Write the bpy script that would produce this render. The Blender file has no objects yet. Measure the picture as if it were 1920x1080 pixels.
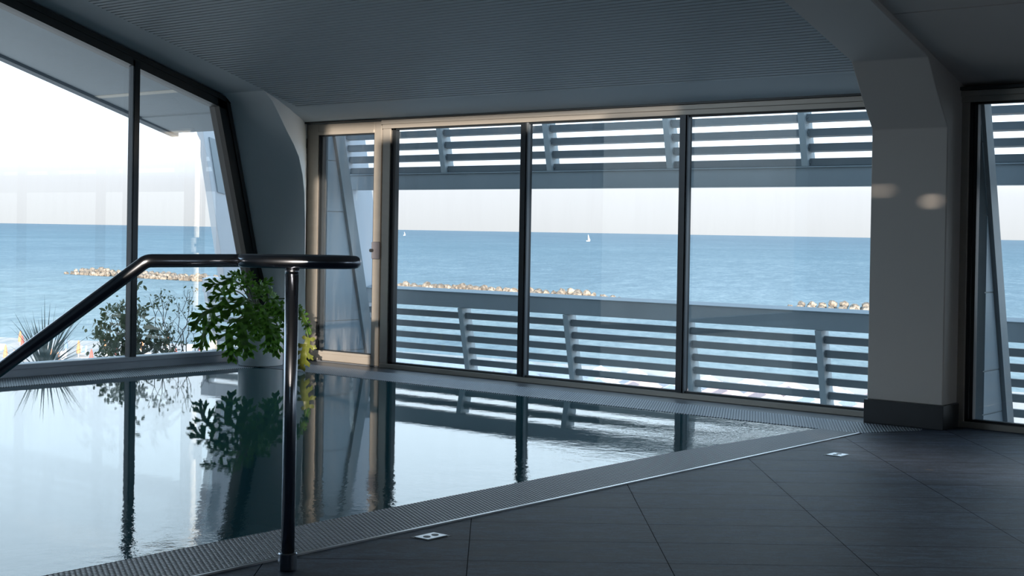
import bpy, bmesh, math, random
from mathutils import Vector, Matrix, noise
random.seed(7)
S=bpy.context.scene; COL=S.collection

# ------------------------------------------------------------- camera
F=2700.; A=math.radians(39.55); P=math.radians(0.5); R=math.atan(.0168); H=1.15
CY=434+F*math.tan(P)
fw=Vector((-math.sin(A)*math.cos(P), math.cos(A)*math.cos(P), -math.sin(P)))
rt0=Vector((math.cos(A),math.sin(A),0)); up0=rt0.cross(fw)
rt=rt0*math.cos(R)+up0*math.sin(R); up=-rt0*math.sin(R)+up0*math.cos(R)
cam=bpy.data.cameras.new('camera'); co=bpy.data.objects.new('camera',cam); COL.objects.link(co)
M=Matrix((rt,up,-fw)).transposed().to_4x4(); M.translation=Vector((0,0,H)); co.matrix_world=M
cam.sensor_width=36; cam.lens=F/1920*36; cam.shift_y=(CY-540)/1920
cam.clip_start=.05; cam.clip_end=80000
S.camera=co
def at(x,y,Z):   # a spot at depth Z in front of the camera
    return Vector((0,0,H))+fw*Z+rt*((x-960)/F*Z)-up*((y-CY)/F*Z)

# ------------------------------------------------------------- helpers
def finish(name,bm,mat,parent=None,smooth=False):
    me=bpy.data.meshes.new(name); bmesh.ops.recalc_face_normals(bm,faces=bm.faces[:]); bm.to_mesh(me); bm.free()
    if smooth: 
        for p in me.polygons: p.use_smooth=True
    if mat:
        for m in (mat if isinstance(mat,(list,tuple)) else [mat]): me.materials.append(m)
    o=bpy.data.objects.new(name,me); COL.objects.link(o)
    if parent: o.parent=parent; o.matrix_parent_inverse=parent.matrix_basis.inverted()
    return o
def tag(o,label=None,cat=None,group=None,kind=None):
    if label: o['label']=label
    if cat: o['category']=cat
    if group: o['group']=group
    if kind: o['kind']=kind
    return o
def empty(name,loc=(0,0,0),label=None,cat=None,group=None,kind=None):
    o=bpy.data.objects.new(name,None); COL.objects.link(o); o.location=loc; o.empty_display_size=.1
    return tag(o,label,cat,group,kind)
def box(bm,x0,x1,y0,y1,z0,z1,mi=0):
    v=[bm.verts.new((x,y,z)) for z in (z0,z1) for y in (y0,y1) for x in (x0,x1)]
    for f in ((0,1,3,2),(4,6,7,5),(0,4,5,1),(2,3,7,6),(0,2,6,4),(1,5,7,3)):
        bm.faces.new([v[i] for i in f]).material_index=mi
def bx(*a):
    bm=bmesh.new(); box(bm,*a); return bm
def prism(bm,poly,axis,a,b,mi=0):
    """polygon of 2-tuples in the plane across axis ('x': (y,z), 'y': (x,z), 'z': (x,y)), from a to b"""
    def P3(p,t): return {'x':(t,p[0],p[1]),'y':(p[0],t,p[1]),'z':(p[0],p[1],t)}[axis]
    lo=[bm.verts.new(P3(p,a)) for p in poly]; hi=[bm.verts.new(P3(p,b)) for p in poly]
    n=len(poly); fs=[bm.faces.new(lo),bm.faces.new(hi[::-1])]
    for i in range(n): fs.append(bm.faces.new((lo[i],lo[(i+1)%n],hi[(i+1)%n],hi[i])))
    for f in fs: f.material_index=mi
def pr(*a):
    bm=bmesh.new(); prism(bm,*a); return bm
def tube(bm,pts,r,n=14,closed=False,radii=None,cap=True):
    pts=[Vector(p) for p in pts]; m=len(pts); rings=[]; prev=None
    for i,p in enumerate(pts):
        if closed: t=(pts[(i+1)%m]-pts[i-1]).normalized()
        else: t=(pts[min(i+1,m-1)]-pts[max(i-1,0)]).normalized()
        a=prev if prev is not None else (Vector((0,0,1)) if abs(t.z)<.9 else Vector((1,0,0)))
        u=(a-t*a.dot(t)).normalized(); prev=u; w=t.cross(u)
        rr=radii[i] if radii else r
        rings.append([bm.verts.new(p+(u*math.cos(k*2*math.pi/n)+w*math.sin(k*2*math.pi/n))*rr) for k in range(n)])
    for i in range(m if closed else m-1):
        a,b=rings[i],rings[(i+1)%m]
        for k in range(n): bm.faces.new((a[k],a[(k+1)%n],b[(k+1)%n],b[k]))
    if not closed and cap: bm.faces.new(rings[0]); bm.faces.new(rings[-1][::-1])
def lathe(bm,prof,c,n=40):
    rings=[]
    for r,z in prof:
        rings.append([bm.verts.new((c[0]+r*math.cos(k*2*math.pi/n),c[1]+r*math.sin(k*2*math.pi/n),c[2]+z)) for k in range(n)])
    for a,b in zip(rings,rings[1:]):
        for k in range(n): bm.faces.new((a[k],a[(k+1)%n],b[(k+1)%n],b[k]))
    bm.faces.new(rings[0][::-1]); bm.faces.new(rings[-1])
def bevel(o,w=.004,seg=2):
    m=o.modifiers.new('b','BEVEL'); m.width=w; m.segments=seg; m.limit_method='ANGLE'; return o

# ------------------------------------------------------------- materials
def nt(name):
    m=bpy.data.materials.new(name); m.use_nodes=True; t=m.node_tree; t.nodes.clear()
    o=t.nodes.new('ShaderNodeOutputMaterial'); return m,t,o
def N(t,typ,**k):
    n=t.nodes.new(typ)
    for a,b in k.items():
        if a in n.inputs.keys() if isinstance(a,str) else False: n.inputs[a].default_value=b
        else: setattr(n,a,b)
    return n
def L(t,a,b): t.links.new(a,b)
def math_(t,op,a,b=None,c=None):
    n=t.nodes.new('ShaderNodeMath'); n.operation=op
    for i,v in enumerate((a,b,c)):
        if v is None: continue
        if isinstance(v,(int,float)): n.inputs[i].default_value=v
        else: L(t,v,n.inputs[i])
    return n.outputs[0]
def mixc(t,f,a,b):
    n=t.nodes.new('ShaderNodeMix'); n.data_type='RGBA'
    for s,v in ((n.inputs[0],f),(n.inputs[6],a),(n.inputs[7],b)):
        if isinstance(v,(int,float)): s.default_value=v
        elif isinstance(v,tuple): s.default_value=(*v,1) if len(v)==3 else v
        else: L(t,v,s)
    return n.outputs[2]
def coords(t,scale=(1,1,1),rot=(0,0,0),loc=(0,0,0),kind='Object'):
    tc=t.nodes.new('ShaderNodeTexCoord'); mp=t.nodes.new('ShaderNodeMapping')
    mp.inputs['Scale'].default_value=scale; mp.inputs['Rotation'].default_value=rot; mp.inputs['Location'].default_value=loc
    L(t,tc.outputs[kind],mp.inputs['Vector']); return mp.outputs[0]
def pos(t): return t.nodes.new('ShaderNodeNewGeometry').outputs['Position']
def noise_(t,vec,scale,detail=3,rough=.55):
    n=t.nodes.new('ShaderNodeTexNoise'); n.inputs['Scale'].default_value=scale; n.inputs['Detail'].default_value=detail; n.inputs['Roughness'].default_value=rough
    L(t,vec,n.inputs['Vector']); return n.outputs['Fac']
def ramp(t,f,stops,interp='LINEAR'):
    n=t.nodes.new('ShaderNodeValToRGB'); n.color_ramp.interpolation=interp; e=n.color_ramp.elements
    while len(e)<len(stops): e.new(.5)
    for el,(p,c) in zip(e,stops): el.position=p; el.color=(*c,1) if len(c)==3 else c
    L(t,f,n.inputs[0]); return n.outputs[0]
def bump(t,h,strength=.3,dist=.01,normal=None):
    n=t.nodes.new('ShaderNodeBump'); n.inputs['Strength'].default_value=strength; n.inputs['Distance'].default_value=dist
    L(t,h,n.inputs['Height'])
    return n.outputs[0]
def pbsdf(t,o,col,rough=.5,metal=0,spec=.5,normal=None,trans=None):
    b=t.nodes.new('ShaderNodeBsdfPrincipled')
    for s,v in (('Base Color',col),('Roughness',rough),('Metallic',metal),('Specular IOR Level',spec)):
        if isinstance(v,(int,float)): b.inputs[s].default_value=v
        elif isinstance(v,tuple): b.inputs[s].default_value=(*v,1)
        else: L(t,v,b.inputs[s])
    if normal is not None: L(t,normal,b.inputs['Normal'])
    if o: L(t,b.outputs[0],o.inputs[0])
    return b
def simple(name,col,rough=.5,metal=0,spec=.5,var=.08,scale=6,bmp=.0,stretch=(1,1,1)):
    m,t,o=nt(name); v=coords(t,stretch); f=noise_(t,v,scale,4)
    lo=tuple(c*(1-var) for c in col); hi=tuple(min(1,c*(1+var)) for c in col)
    c=mixc(t,f,lo,hi)
    nn=bump(t,noise_(t,v,scale*12,2),bmp,.002) if bmp else None
    pbsdf(t,o,c,rough,metal,spec,nn); return m
plaster=simple('white plaster',(.43,.49,.53),.75,var=.03,scale=2,bmp=.03)
colpaint=simple('column paint',(.50,.475,.45),.6,var=.03,scale=1.5,bmp=.02)
slatm=simple('ceiling slat metal',(.36,.42,.46),.5,0,.4,var=.03,scale=2)
slatdark=simple('ceiling slot black',(.02,.022,.025),.8)
beige=simple('beige anodised aluminium',(.37,.345,.31),.38,.45,.5,var=.08,scale=5,stretch=(1,1,4))
darkframe=simple('dark bronze frame',(.035,.04,.042),.35,.3,.5,var=.2)
gasket=simple('black gasket',(.012,.015,.018),.45)
mull=simple('mullion steel',(.03,.036,.042),.28,.6,.5,var=.2,scale=9)
mulledge=simple('mullion edge aluminium',(.13,.15,.17),.45,.3,.5)
sillm=simple('sill aluminium',(.36,.40,.46),.45,.25,.5,var=.05,scale=3)
skirt=simple('dark tile skirting',(.028,.030,.034),.4,0,.5,var=.2)
steel=simple('polished steel',(.27,.29,.33),.20,1.,.5,var=.03,scale=3)
steelsoft=simple('brushed steel',(.55,.57,.6),.3,1.,.5,var=.05)
lockm=simple('lock plastic',(.12,.12,.14),.4)
paintout=simple('exterior grey paint',(.34,.385,.42),.55,.0,.5,var=.10,scale=3,bmp=.03,stretch=(1,1,.3))
postout=simple('exterior post paint',(.44,.49,.52),.55,0,.5,var=.15,scale=4,stretch=(1,1,.3))
slatout=simple('exterior slat',(.19,.215,.235),.5,.0,.5,var=.15,scale=6,bmp=.03)
whiteout=simple('exterior white paint',(.62,.64,.68),.55,var=.05,scale=2)
concrete=simple('soffit render',(.33,.37,.40),.85,var=.07,scale=1.2,bmp=.1)
concretel=simple('pale joint strip',(.62,.60,.55),.8,var=.06)
fascia=simple('fascia metal',(.13,.155,.18),.6,var=.1)
potm=simple('white glazed pot',(.62,.66,.70),.35,var=.02,scale=2)
soil=simple('potting soil',(.03,.02,.014),.95,var=.4,scale=40)
bark=simple('twig bark',(.10,.085,.07),.9,var=.3,scale=20)
sandm=simple('beach sand',(.62,.54,.48),.95,var=.12,scale=.25)
planterm=simple('planter render',(.45,.46,.47),.8)

def leafmat(name,c1,c2,tr=.35):
    m,t,o=nt(name); v=coords(t); c=mixc(t,noise_(t,v,9,2),c1,c2)
    b=pbsdf(t,None,c,.38,0,.5); tl=t.nodes.new('ShaderNodeBsdfTranslucent'); L(t,c,tl.inputs[0])
    mx=t.nodes.new('ShaderNodeMixShader'); mx.inputs[0].default_value=tr
    L(t,b.outputs[0],mx.inputs[1]); L(t,tl.outputs[0],mx.inputs[2]); L(t,mx.outputs[0],o.inputs[0]); return m
leafg=leafmat('philodendron leaf',(.06,.15,.02),(.13,.28,.04),.55)
leafy=leafmat('yellowing leaf',(.09,.12,.02),(.17,.19,.035),.4)
leafbush=leafmat('coastal shrub leaf',(.07,.10,.06),(.17,.20,.11),.3)
leafyuc=leafmat('yucca blade',(.13,.17,.16),(.24,.28,.27),.15)
petm=simple('leaf stalk',(.05,.09,.02),.5)

# floor tile: long dark slate-look tiles laid on the diagonal
def tiles(name,base,ang,du,dv,u0,v0):
    m,t,o=nt(name); p=pos(t); s=t.nodes.new('ShaderNodeSeparateXYZ'); L(t,p,s.inputs[0])
    ca,sa=math.cos(ang),math.sin(ang); X,Y=s.outputs[0],s.outputs[1]
    # u along the normal of the cross joints, v along the normal of the rows
    u=math_(t,'ADD',math_(t,'MULTIPLY',X,sa),math_(t,'MULTIPLY',Y,ca)); v=math_(t,'SUBTRACT',math_(t,'MULTIPLY',X,ca),math_(t,'MULTIPLY',Y,sa))
    def joint(w,w0,d,th):
        q=math_(t,'DIVIDE',math_(t,'SUBTRACT',w,w0),d); fr=math_(t,'FRACT',q)
        e=math_(t,'ABSOLUTE',math_(t,'SUBTRACT',fr,.5)); k=math_(t,'GREATER_THAN',e,.5-th/d); return k,math_(t,'FLOOR',q)
    ju,iu=joint(u,u0,du,.0016); jv,iv=joint(v,v0,dv,.0020)
    j=math_(t,'MAXIMUM',ju,jv)
    cb=t.nodes.new('ShaderNodeCombineXYZ'); L(t,iu,cb.inputs[0]); L(t,iv,cb.inputs[1])
    wn=t.nodes.new('ShaderNodeTexWhiteNoise'); wn.noise_dimensions='2D'; L(t,cb.outputs[0],wn.inputs['Vector'])
    cu=t.nodes.new('ShaderNodeCombineXYZ'); L(t,math_(t,'MULTIPLY',u,2.2),cu.inputs[0]); L(t,math_(t,'MULTIPLY',v,6.),cu.inputs[1]); L(t,math_(t,'MULTIPLY',wn.outputs[0],30.),cu.inputs[2])
    n1=noise_(t,cu.outputs[0],1.6,6,.7); n2=noise_(t,p,75,4,.75)
    n3=noise_(t,cu.outputs[0],7.,4,.7)
    n=math_(t,'ADD',math_(t,'ADD',math_(t,'MULTIPLY',n1,.4),math_(t,'MULTIPLY',n2,.3)),math_(t,'MULTIPLY',n3,.3))
    c=ramp(t,n,[(.43,tuple(x*.40 for x in base)),(.5,base),(.57,tuple(x*2.0 for x in base))])
    c=mixc(t,math_(t,'MULTIPLY',wn.outputs[0],.25),c,tuple(x*.6 for x in base))
    c=mixc(t,j,c,(.004,.005,.006))
    h=math_(t,'SUBTRACT',n,math_(t,'MULTIPLY',j,1.5))
    rg=math_(t,'ADD',.42,math_(t,'MULTIPLY',n,.3))
    pbsdf(t,o,c,math_(t,'MAXIMUM',rg,j),0,math_(t,'MULTIPLY',math_(t,'SUBTRACT',1.0,j),.30),bump(t,h,.6,.003)); return m
ang=math.radians(49.8)
floorm=tiles('diagonal slate floor tile',(.041,.053,.080),ang,.70,.337,-.079,-5.348)
bordm=simple('pool border tile',(.075,.085,.10),.35,0,.5,var=.2,scale=8,bmp=.05)

# overflow grate: hexagonal field of studs with dark gaps
def grate(name,ang,c0=(.055,.06,.07),c1=(.42,.45,.50)):
    m,t,o=nt(name); p=pos(t); s=t.nodes.new('ShaderNodeSeparateXYZ'); L(t,p,s.inputs[0])
    d=.0175; k=2*math.pi/d; acc=None
    for i in range(3):
        a=ang+i*math.pi/3
        w=math_(t,'ADD',math_(t,'MULTIPLY',s.outputs[0],math.cos(a)*k),math_(t,'MULTIPLY',s.outputs[1],math.sin(a)*k))
        c=math_(t,'COSINE',w); acc=c if acc is None else math_(t,'ADD',acc,c)
    h=math_(t,'DIVIDE',math_(t,'ADD',acc,1.5),4.5)
    f=ramp(t,h,[(.22,(0,0,0)),(.55,(1,1,1))])
    c=mixc(t,f,c0,c1)
    rg=math_(t,'SUBTRACT',.6,math_(t,'MULTIPLY',f,.32))
    pbsdf(t,o,c,rg,.25,.5,bump(t,h,.9,.006)); return m
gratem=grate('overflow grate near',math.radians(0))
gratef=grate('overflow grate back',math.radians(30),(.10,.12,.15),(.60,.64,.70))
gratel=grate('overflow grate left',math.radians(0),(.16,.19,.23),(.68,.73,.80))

# thin clear glass
def glass(name,tint,refl=1.0,dirt=0.0):
    m,t,o=nt(name); fr=t.nodes.new('ShaderNodeFresnel'); fr.inputs[0].default_value=1.5
    g=t.nodes.new('ShaderNodeBsdfGlossy'); g.inputs['Roughness'].default_value=0.0
    g.inputs['Color'].default_value=(.95,1,.98,1)
    tr=t.nodes.new('ShaderNodeBsdfTransparent'); tr.inputs[0].default_value=(*tint,1)
    mx=t.nodes.new('ShaderNodeMixShader'); L(t,math_(t,'MULTIPLY',fr.outputs[0],refl),mx.inputs[0]); L(t,tr.outputs[0],mx.inputs[1]); L(t,g.outputs[0],mx.inputs[2])
    last=mx.outputs[0]
    if dirt:
        df=t.nodes.new('ShaderNodeBsdfDiffuse'); df.inputs[0].default_value=(.8,.82,.85,1)
        v=coords(t,(1,1,.12)); f=noise_(t,v,9,5,.7); s=t.nodes.new('ShaderNodeSeparateXYZ'); L(t,pos(t),s.inputs[0])
        low=math_(t,'MAXIMUM',0.0,math_(t,'SUBTRACT',1.0,math_(t,'MULTIPLY',s.outputs[2],1.9)))
        k=math_(t,'MULTIPLY',math_(t,'MULTIPLY',ramp(t,f,[(.42,(0,0,0)),(.75,(1,1,1))]),math_(t,'ADD',.25,low)),dirt)
        m2=t.nodes.new('ShaderNodeMixShader'); L(t,k,m2.inputs[0]); L(t,last,m2.inputs[1]); L(t,df.outputs[0],m2.inputs[2]); last=m2.outputs[0]
    L(t,last,o.inputs[0]); return m
glassm=glass('window glass',(.93,.955,.96),1.1,.10)
glassd=glass('door glass',(.80,.86,.90),1.3,.12)
# pool water: mirror by Fresnel over clear turquoise depth
def water():
    m,t,o=nt('pool water'); p=pos(t); s=t.nodes.new('ShaderNodeSeparateXYZ'); L(t,p,s.inputs[0])
    # ripples: stronger near the overflow edge and the far right corner
    nr=math_(t,'MINIMUM',1.0,math_(t,'MAXIMUM',0.0,math_(t,'DIVIDE',math_(t,'ADD',s.outputs[0],5.6),1.4)))
    nr=math_(t,'POWER',nr,2.0)
    v1=coords(t,(1,1,1)); 
    fine=noise_(t,v1,26,3,.6); mid=noise_(t,v1,5.5,2,.5); big=noise_(t,v1,1.3,1,.5)
    h=math_(t,'ADD',math_(t,'MULTIPLY',fine,math_(t,'ADD',.006,math_(t,'MULTIPLY',nr,.045))),math_(t,'MULTIPLY',mid,math_(t,'ADD',.02,math_(t,'MULTIPLY',nr,.10))))
    h=math_(t,'ADD',h,math_(t,'MULTIPLY',big,.03))
    nn=bump(t,h,1.0,.012)
    fr=t.nodes.new('ShaderNodeFresnel'); fr.inputs[0].default_value=1.48; L(t,nn,fr.inputs['Normal'])
    g=t.nodes.new('ShaderNodeBsdfGlossy'); g.inputs['Roughness'].default_value=0.012; L(t,nn,g.inputs['Normal'])
    tr=t.nodes.new('ShaderNodeBsdfTransparent'); tr.inputs[0].default_value=(.55,.82,.88,1)
    df=t.nodes.new('ShaderNodeBsdfDiffuse'); df.inputs[0].default_value=(.07,.24,.29,1); m0=t.nodes.new('ShaderNodeMixShader'); m0.inputs[0].default_value=.35; L(t,tr.outputs[0],m0.inputs[1]); L(t,df.outputs[0],m0.inputs[2])
    mx=t.nodes.new('ShaderNodeMixShader'); L(t,fr.outputs[0],mx.inputs[0]); L(t,m0.outputs[0],mx.inputs[1]); L(t,g.outputs[0],mx.inputs[2]); L(t,mx.outputs[0],o.inputs[0]); return m
waterm=water()
poolm=simple('pool mosaic',(.25,.55,.62),.5,0,.4,var=.1,scale=10)

def sea():
    m,t,o=nt('sea water'); p=pos(t); s=t.nodes.new('ShaderNodeSeparateXYZ'); L(t,p,s.inputs[0])
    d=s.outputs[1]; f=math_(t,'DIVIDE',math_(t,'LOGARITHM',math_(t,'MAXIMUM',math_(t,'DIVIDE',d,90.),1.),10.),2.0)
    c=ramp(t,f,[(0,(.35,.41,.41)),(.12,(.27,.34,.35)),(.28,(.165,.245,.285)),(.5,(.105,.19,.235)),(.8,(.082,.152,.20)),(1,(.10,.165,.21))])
    def wv(a,b,det,rgh,ang=A):
        n=t.nodes.new('ShaderNodeVectorRotate'); n.rotation_type='Z_AXIS'; n.inputs['Angle'].default_value=-ang; L(t,p,n.inputs['Vector'])
        mp=t.nodes.new('ShaderNodeMapping'); mp.inputs['Scale'].default_value=(a,b,1); L(t,n.outputs[0],mp.inputs['Vector']); return noise_(t,mp.outputs[0],1.0,det,rgh)
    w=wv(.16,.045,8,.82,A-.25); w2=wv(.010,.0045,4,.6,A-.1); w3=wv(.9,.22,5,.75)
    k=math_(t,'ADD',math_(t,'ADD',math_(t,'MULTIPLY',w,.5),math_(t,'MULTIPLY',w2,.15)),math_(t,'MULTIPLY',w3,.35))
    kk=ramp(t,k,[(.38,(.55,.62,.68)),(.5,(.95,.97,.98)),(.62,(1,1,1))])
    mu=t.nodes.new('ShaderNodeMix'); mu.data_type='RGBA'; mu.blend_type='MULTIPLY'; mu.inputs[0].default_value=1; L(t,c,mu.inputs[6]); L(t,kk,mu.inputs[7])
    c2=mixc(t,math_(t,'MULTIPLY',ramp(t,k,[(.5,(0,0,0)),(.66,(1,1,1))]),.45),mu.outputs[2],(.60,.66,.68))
    pbsdf(t,o,c2,.6,0,.12,bump(t,w,.3,.3)); return m
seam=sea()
def rockmat():
    m,t,o=nt('breakwater limestone'); v=coords(t); f=noise_(t,v,1.4,5,.65)
    oi=t.nodes.new('ShaderNodeObjectInfo')
    c=ramp(t,f,[(.34,(.05,.042,.036)),(.47,(.22,.185,.15)),(.62,(.46,.40,.33))])
    c=mixc(t,math_(t,'MULTIPLY',oi.outputs['Random'],.7),c,(.12,.11,.10))
    pbsdf(t,o,c,.9,0,.2,bump(t,f,.6,.3)); return m
rockm=rockmat()

# ------------------------------------------------------------- room dimensions
XL=-9.70; YB=8.55; XR=10.2; YR=-5.5; SL=.30
def cz(y): return 2.07+SL*(8.5-y)      # sloping ceiling
st=lambda o:tag(o,kind='structure')

# floor (with the pool hole)
bm=bmesh.new()
box(bm,-3.775,XR,YR,8.30,-.25,0); box(bm,-3.55,XR,8.30,8.66,-.25,0)
st(finish('floor',bm,floorm))
bm=bmesh.new(); box(bm,-9.80,-3.5,8.27,8.66,-.25,-.001); box(bm,-9.80,-9.62,YR,8.27,-.25,-.001)
o=st(finish('floor_border',bm,bordm)); o.name='trim_1'

# pool
pool=empty('swimming_pool',(-6.6,1.2,-1.3),'indoor overflow swimming pool brim full along the glass walls','swimming pool')
bm=bmesh.new()
box(bm,-9.62,-3.775,YR+.01,8.27,-1.45,-1.30)
box(bm,-9.62,-9.15,YR+.01,8.27,-1.30,-.005); box(bm,-4.13,-3.795,YR+.01,8.27,-1.30,-.005)
box(bm,-9.15,-4.13,7.83,8.27,-1.30,-.005); box(bm,-9.15,-4.13,YR+.01,YR+.3,-1.30,-.04)
finish('basin',bm,poolm,pool)
bm=bmesh.new(); prism(bm,[(-9.62,7.82),(-3.79,7.82),(-3.58,8.22),(-3.60,8.27),(-9.62,8.27)],'z',-.0045,.002)
finish('overflow_grate',bm,gratef,pool)
bm=bmesh.new(); box(bm,-9.62,-9.14,YR+.01,7.819,-.0045,.002); finish('overflow_grate',bm,gratel,pool)
bm=bmesh.new(); prism(bm,[(-4.15,YR+.01),(-3.79,YR+.01),(-3.79,7.819),(-4.05,7.819),(-4.15,6.5)],'z',-.0045,.002); finish('overflow_grate',bm,gratem,pool)
bm=bmesh.new(); box(bm,-3.79,-3.776,YR+.01,7.80,-.035,.006); finish('edge_strip',bm,steelsoft,pool)['label']='bright steel edging strip'
# steps under water near the handrail
bm=bmesh.new(); 
for i in range(4): box(bm,-4.13-.32*(i+1),-4.13-.32*i,1.2,4.2,-1.3,-.25-.25*i)
finish('underwater_steps',bm,poolm,pool)
bm=bmesh.new(); vs=[bm.verts.new(p) for p in ((-9.145,YR+.3,-.001),(-4.045,YR+.3,-.001),(-4.045,7.824,-.001),(-9.145,7.824,-.001))]; bm.faces.new(vs)
w=finish('pool_water',bm,waterm,pool); w['kind']='stuff'

# slatted ceiling between the beams: real grooves running along x
bm=bmesh.new(); pitch=.038; y=8.185; prof=[]
y1=YR
th=math.atan(SL); 
n=int((y-y1)/pitch)
prev=None
pts=[]
for i in range(n):
    ya=y-i*pitch; yb=ya-pitch
    pts+= [(ya,cz(ya),0),(ya-.027,cz(ya-.027),0),(ya-.027,cz(ya-.027)+.014,1),(yb,cz(yb)+.014,1)]
rows=[[bm.verts.new((x,p[0],p[1])) for x in (-9.12,-3.98)] for p in pts]
for i in range(len(rows)-1):
    f=bm.faces.new((rows[i][0],rows[i][1],rows[i+1][1],rows[i+1][0])); f.material_index=1 if pts[i][2]==1 and pts[i+1][2]==1 else 0
o=finish('ceiling',bm,[slatm,slatdark]); st(o)
# plain bands of the ceiling
def cslab(bm,x0,x1,y0,y1,off=0,t=.25):
    prism(bm,[(y0,cz(y0)+off),(y1,cz(y1)+off),(y1,cz(y1)+off+t),(y0,cz(y0)+off+t)],'x',x0,x1)
bm=bmesh.new(); cslab(bm,-9.12,-3.98,8.186,8.60)
cslab(bm,-9.12,-3.98,YR,8.186,.016,.25); cslab(bm,-9.95,-9.121,YR,8.60,0,.27)
st(finish('ceiling_margin',bm,plaster)).name='trim_2'
bm=bmesh.new(); cslab(bm,-3.50,XR,7.535,8.60,.035,.2); cslab(bm,-3.50,XR,YR,7.525,.035,.2); box(bm,-3.5,XR,7.5,7.56,cz(7.5)+.05,cz(7.5)+.1)
o=st(finish('ceiling',bm,simple('warm white ceiling board',(.52,.49,.465),.8,var=.03)))
# column with its roof beam on the right
def colprof(y0=YR):
    return [(y0,cz(y0)),(8.03,cz(8.03)),(8.19,1.99),(8.33,1.82),(8.33,0),(8.62,0),(8.62,cz(8.62)+.2),(y0,cz(y0)+.3)]
col=empty('column',(-3.75,8.5,0),'broad grey painted column rising into a sloping roof beam beside the pool corner','column')
bm=bmesh.new(); prism(bm,[(y,max(z,.145) if z<1 else z) for y,z in colprof()],'x',-3.99,-3.50); bevel(finish('shaft',bm,colpaint,col),.006)
bm=bmesh.new(); box(bm,-4.0,-3.485,8.305,8.62,0,.145); bevel(finish('skirting',bm,skirt,col),.003)
# left column: a warped face between the slanting window edge and the straight corner
lc=empty('column',(-9.4,8.5,0),'pale corner column with curved haunch behind the potted plant','column')
bm=bmesh.new()
zz=[0,.3,.6,.9,1.2,1.45,1.6,1.75,1.85,1.95,2.05,2.13,2.2]
def interp(tab,z):
    for (z0,a),(z1,b) in zip(tab,tab[1:]):
        if z<=z1: return a+(b-a)*(z-z0)/(z1-z0)
    return tab[-1][1]
tR=[(0,8.33),(.9,8.30),(1.27,8.294),(1.54,8.277),(1.787,8.204),(1.939,8.09),(2.197,7.915),(2.3,7.7)]
tL=[(0,8.46),(.524,8.359),(.922,8.218),(2.2,7.90),(2.3,7.7)]
g=[]
for z in zz:
    row=[]
    for k in range(7):
        f=k/6; f2=f*f*(3-2*f)
        yy=interp(tL,z)*(1-f2)+interp(tR,z)*f2
        row.append(bm.verts.new((-9.70+.57*f,yy,z)))
    g.append(row)
top=[bm.verts.new((-9.70+.57*k/6,7.80,cz(7.80)+.01)) for k in range(7)]; g.append(top)
for a,b in zip(g,g[1:]):
    for k in range(6): bm.faces.new((a[k],a[k+1],b[k+1],b[k]))
# side faces back to the wall
for k in (0,6):
    back=[bm.verts.new((r[k].co.x if k==0 else -9.41,8.66 if k==0 else 8.56,r[k].co.z)) for r in g]
    for i in range(len(g)-1): bm.faces.new((g[i][k],g[i+1][k],back[i+1],back[i]))
o=finish('shaft',bm,simple('lightened corner column paint',(.74,.79,.82),.6,var=.02,scale=1.5),lc,smooth=True)  # plaster tone lightened to stand in for window and water light
m=o.modifiers.new('e','EDGE_SPLIT'); m.split_angle=math.radians(40)

# back wall pieces
bm=bmesh.new(); box(bm,-9.80,-9.41,8.56,8.70,-.25,2.4); box(bm,-9.80,XR,8.60,8.75,2.055,2.6)
box(bm,-9.8,XR,8.56,8.75,-.25,-.002)
box(bm,-3.98,-3.52,8.60,8.72,0,2.4)
st(finish('wall_back',bm,plaster))
# unseen rear and right walls; openings invented to place sun patches and side light
def wall_with_holes(axis,c,th,u0,u1,top,holes,name):
    bm=bmesh.new(); us=sorted({u0,u1,*[h[0] for h in holes],*[h[1] for h in holes]})
    for a,b in zip(us,us[1:]):
        mid=(a+b)/2; hs=sorted([(h[2],h[3]) for h in holes if h[0]<=mid<=h[1]]); z=-.25
        segs=[]
        for z0,z1 in hs: segs.append((z,z0)); z=z1
        segs.append((z,top))
        for z0,z1 in segs:
            if z1-z0<.001: continue
            if axis=='y': box(bm,a,b,c-th,c,z0,z1)
            else: box(bm,c,c+th,a,b,z0,z1)
    return st(finish(name,bm,plaster))
holes=[(3.80,3.93,1.78,3.42),(3.93,4.65,1.78,3.86),(4.65,6.2,3.73,3.865),(6.2,6.95,3.78,3.865),(6.95,7.6,3.825,3.865),(8.15,9.7,1.585,1.70),(8.82,9.12,3.234,3.256),(9.22,9.42,3.165,3.195)]
wall_with_holes('y',YR,.12,-9.8,XR,cz(YR)+.4,holes,'wall_rear')
wall_with_holes('x',XR,.12,YR-.1,8.7,7.,[(5.0,8.2,.5,2.4)], 'wall_right')
# left wall behind the long window
bm=bmesh.new(); box(bm,-9.95,-9.64,YR,8.50,-.25,0.0); box(bm,-9.85,-9.65,YR,-1.0,0,6.6)
st(finish('wall_left',bm,plaster))

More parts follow.
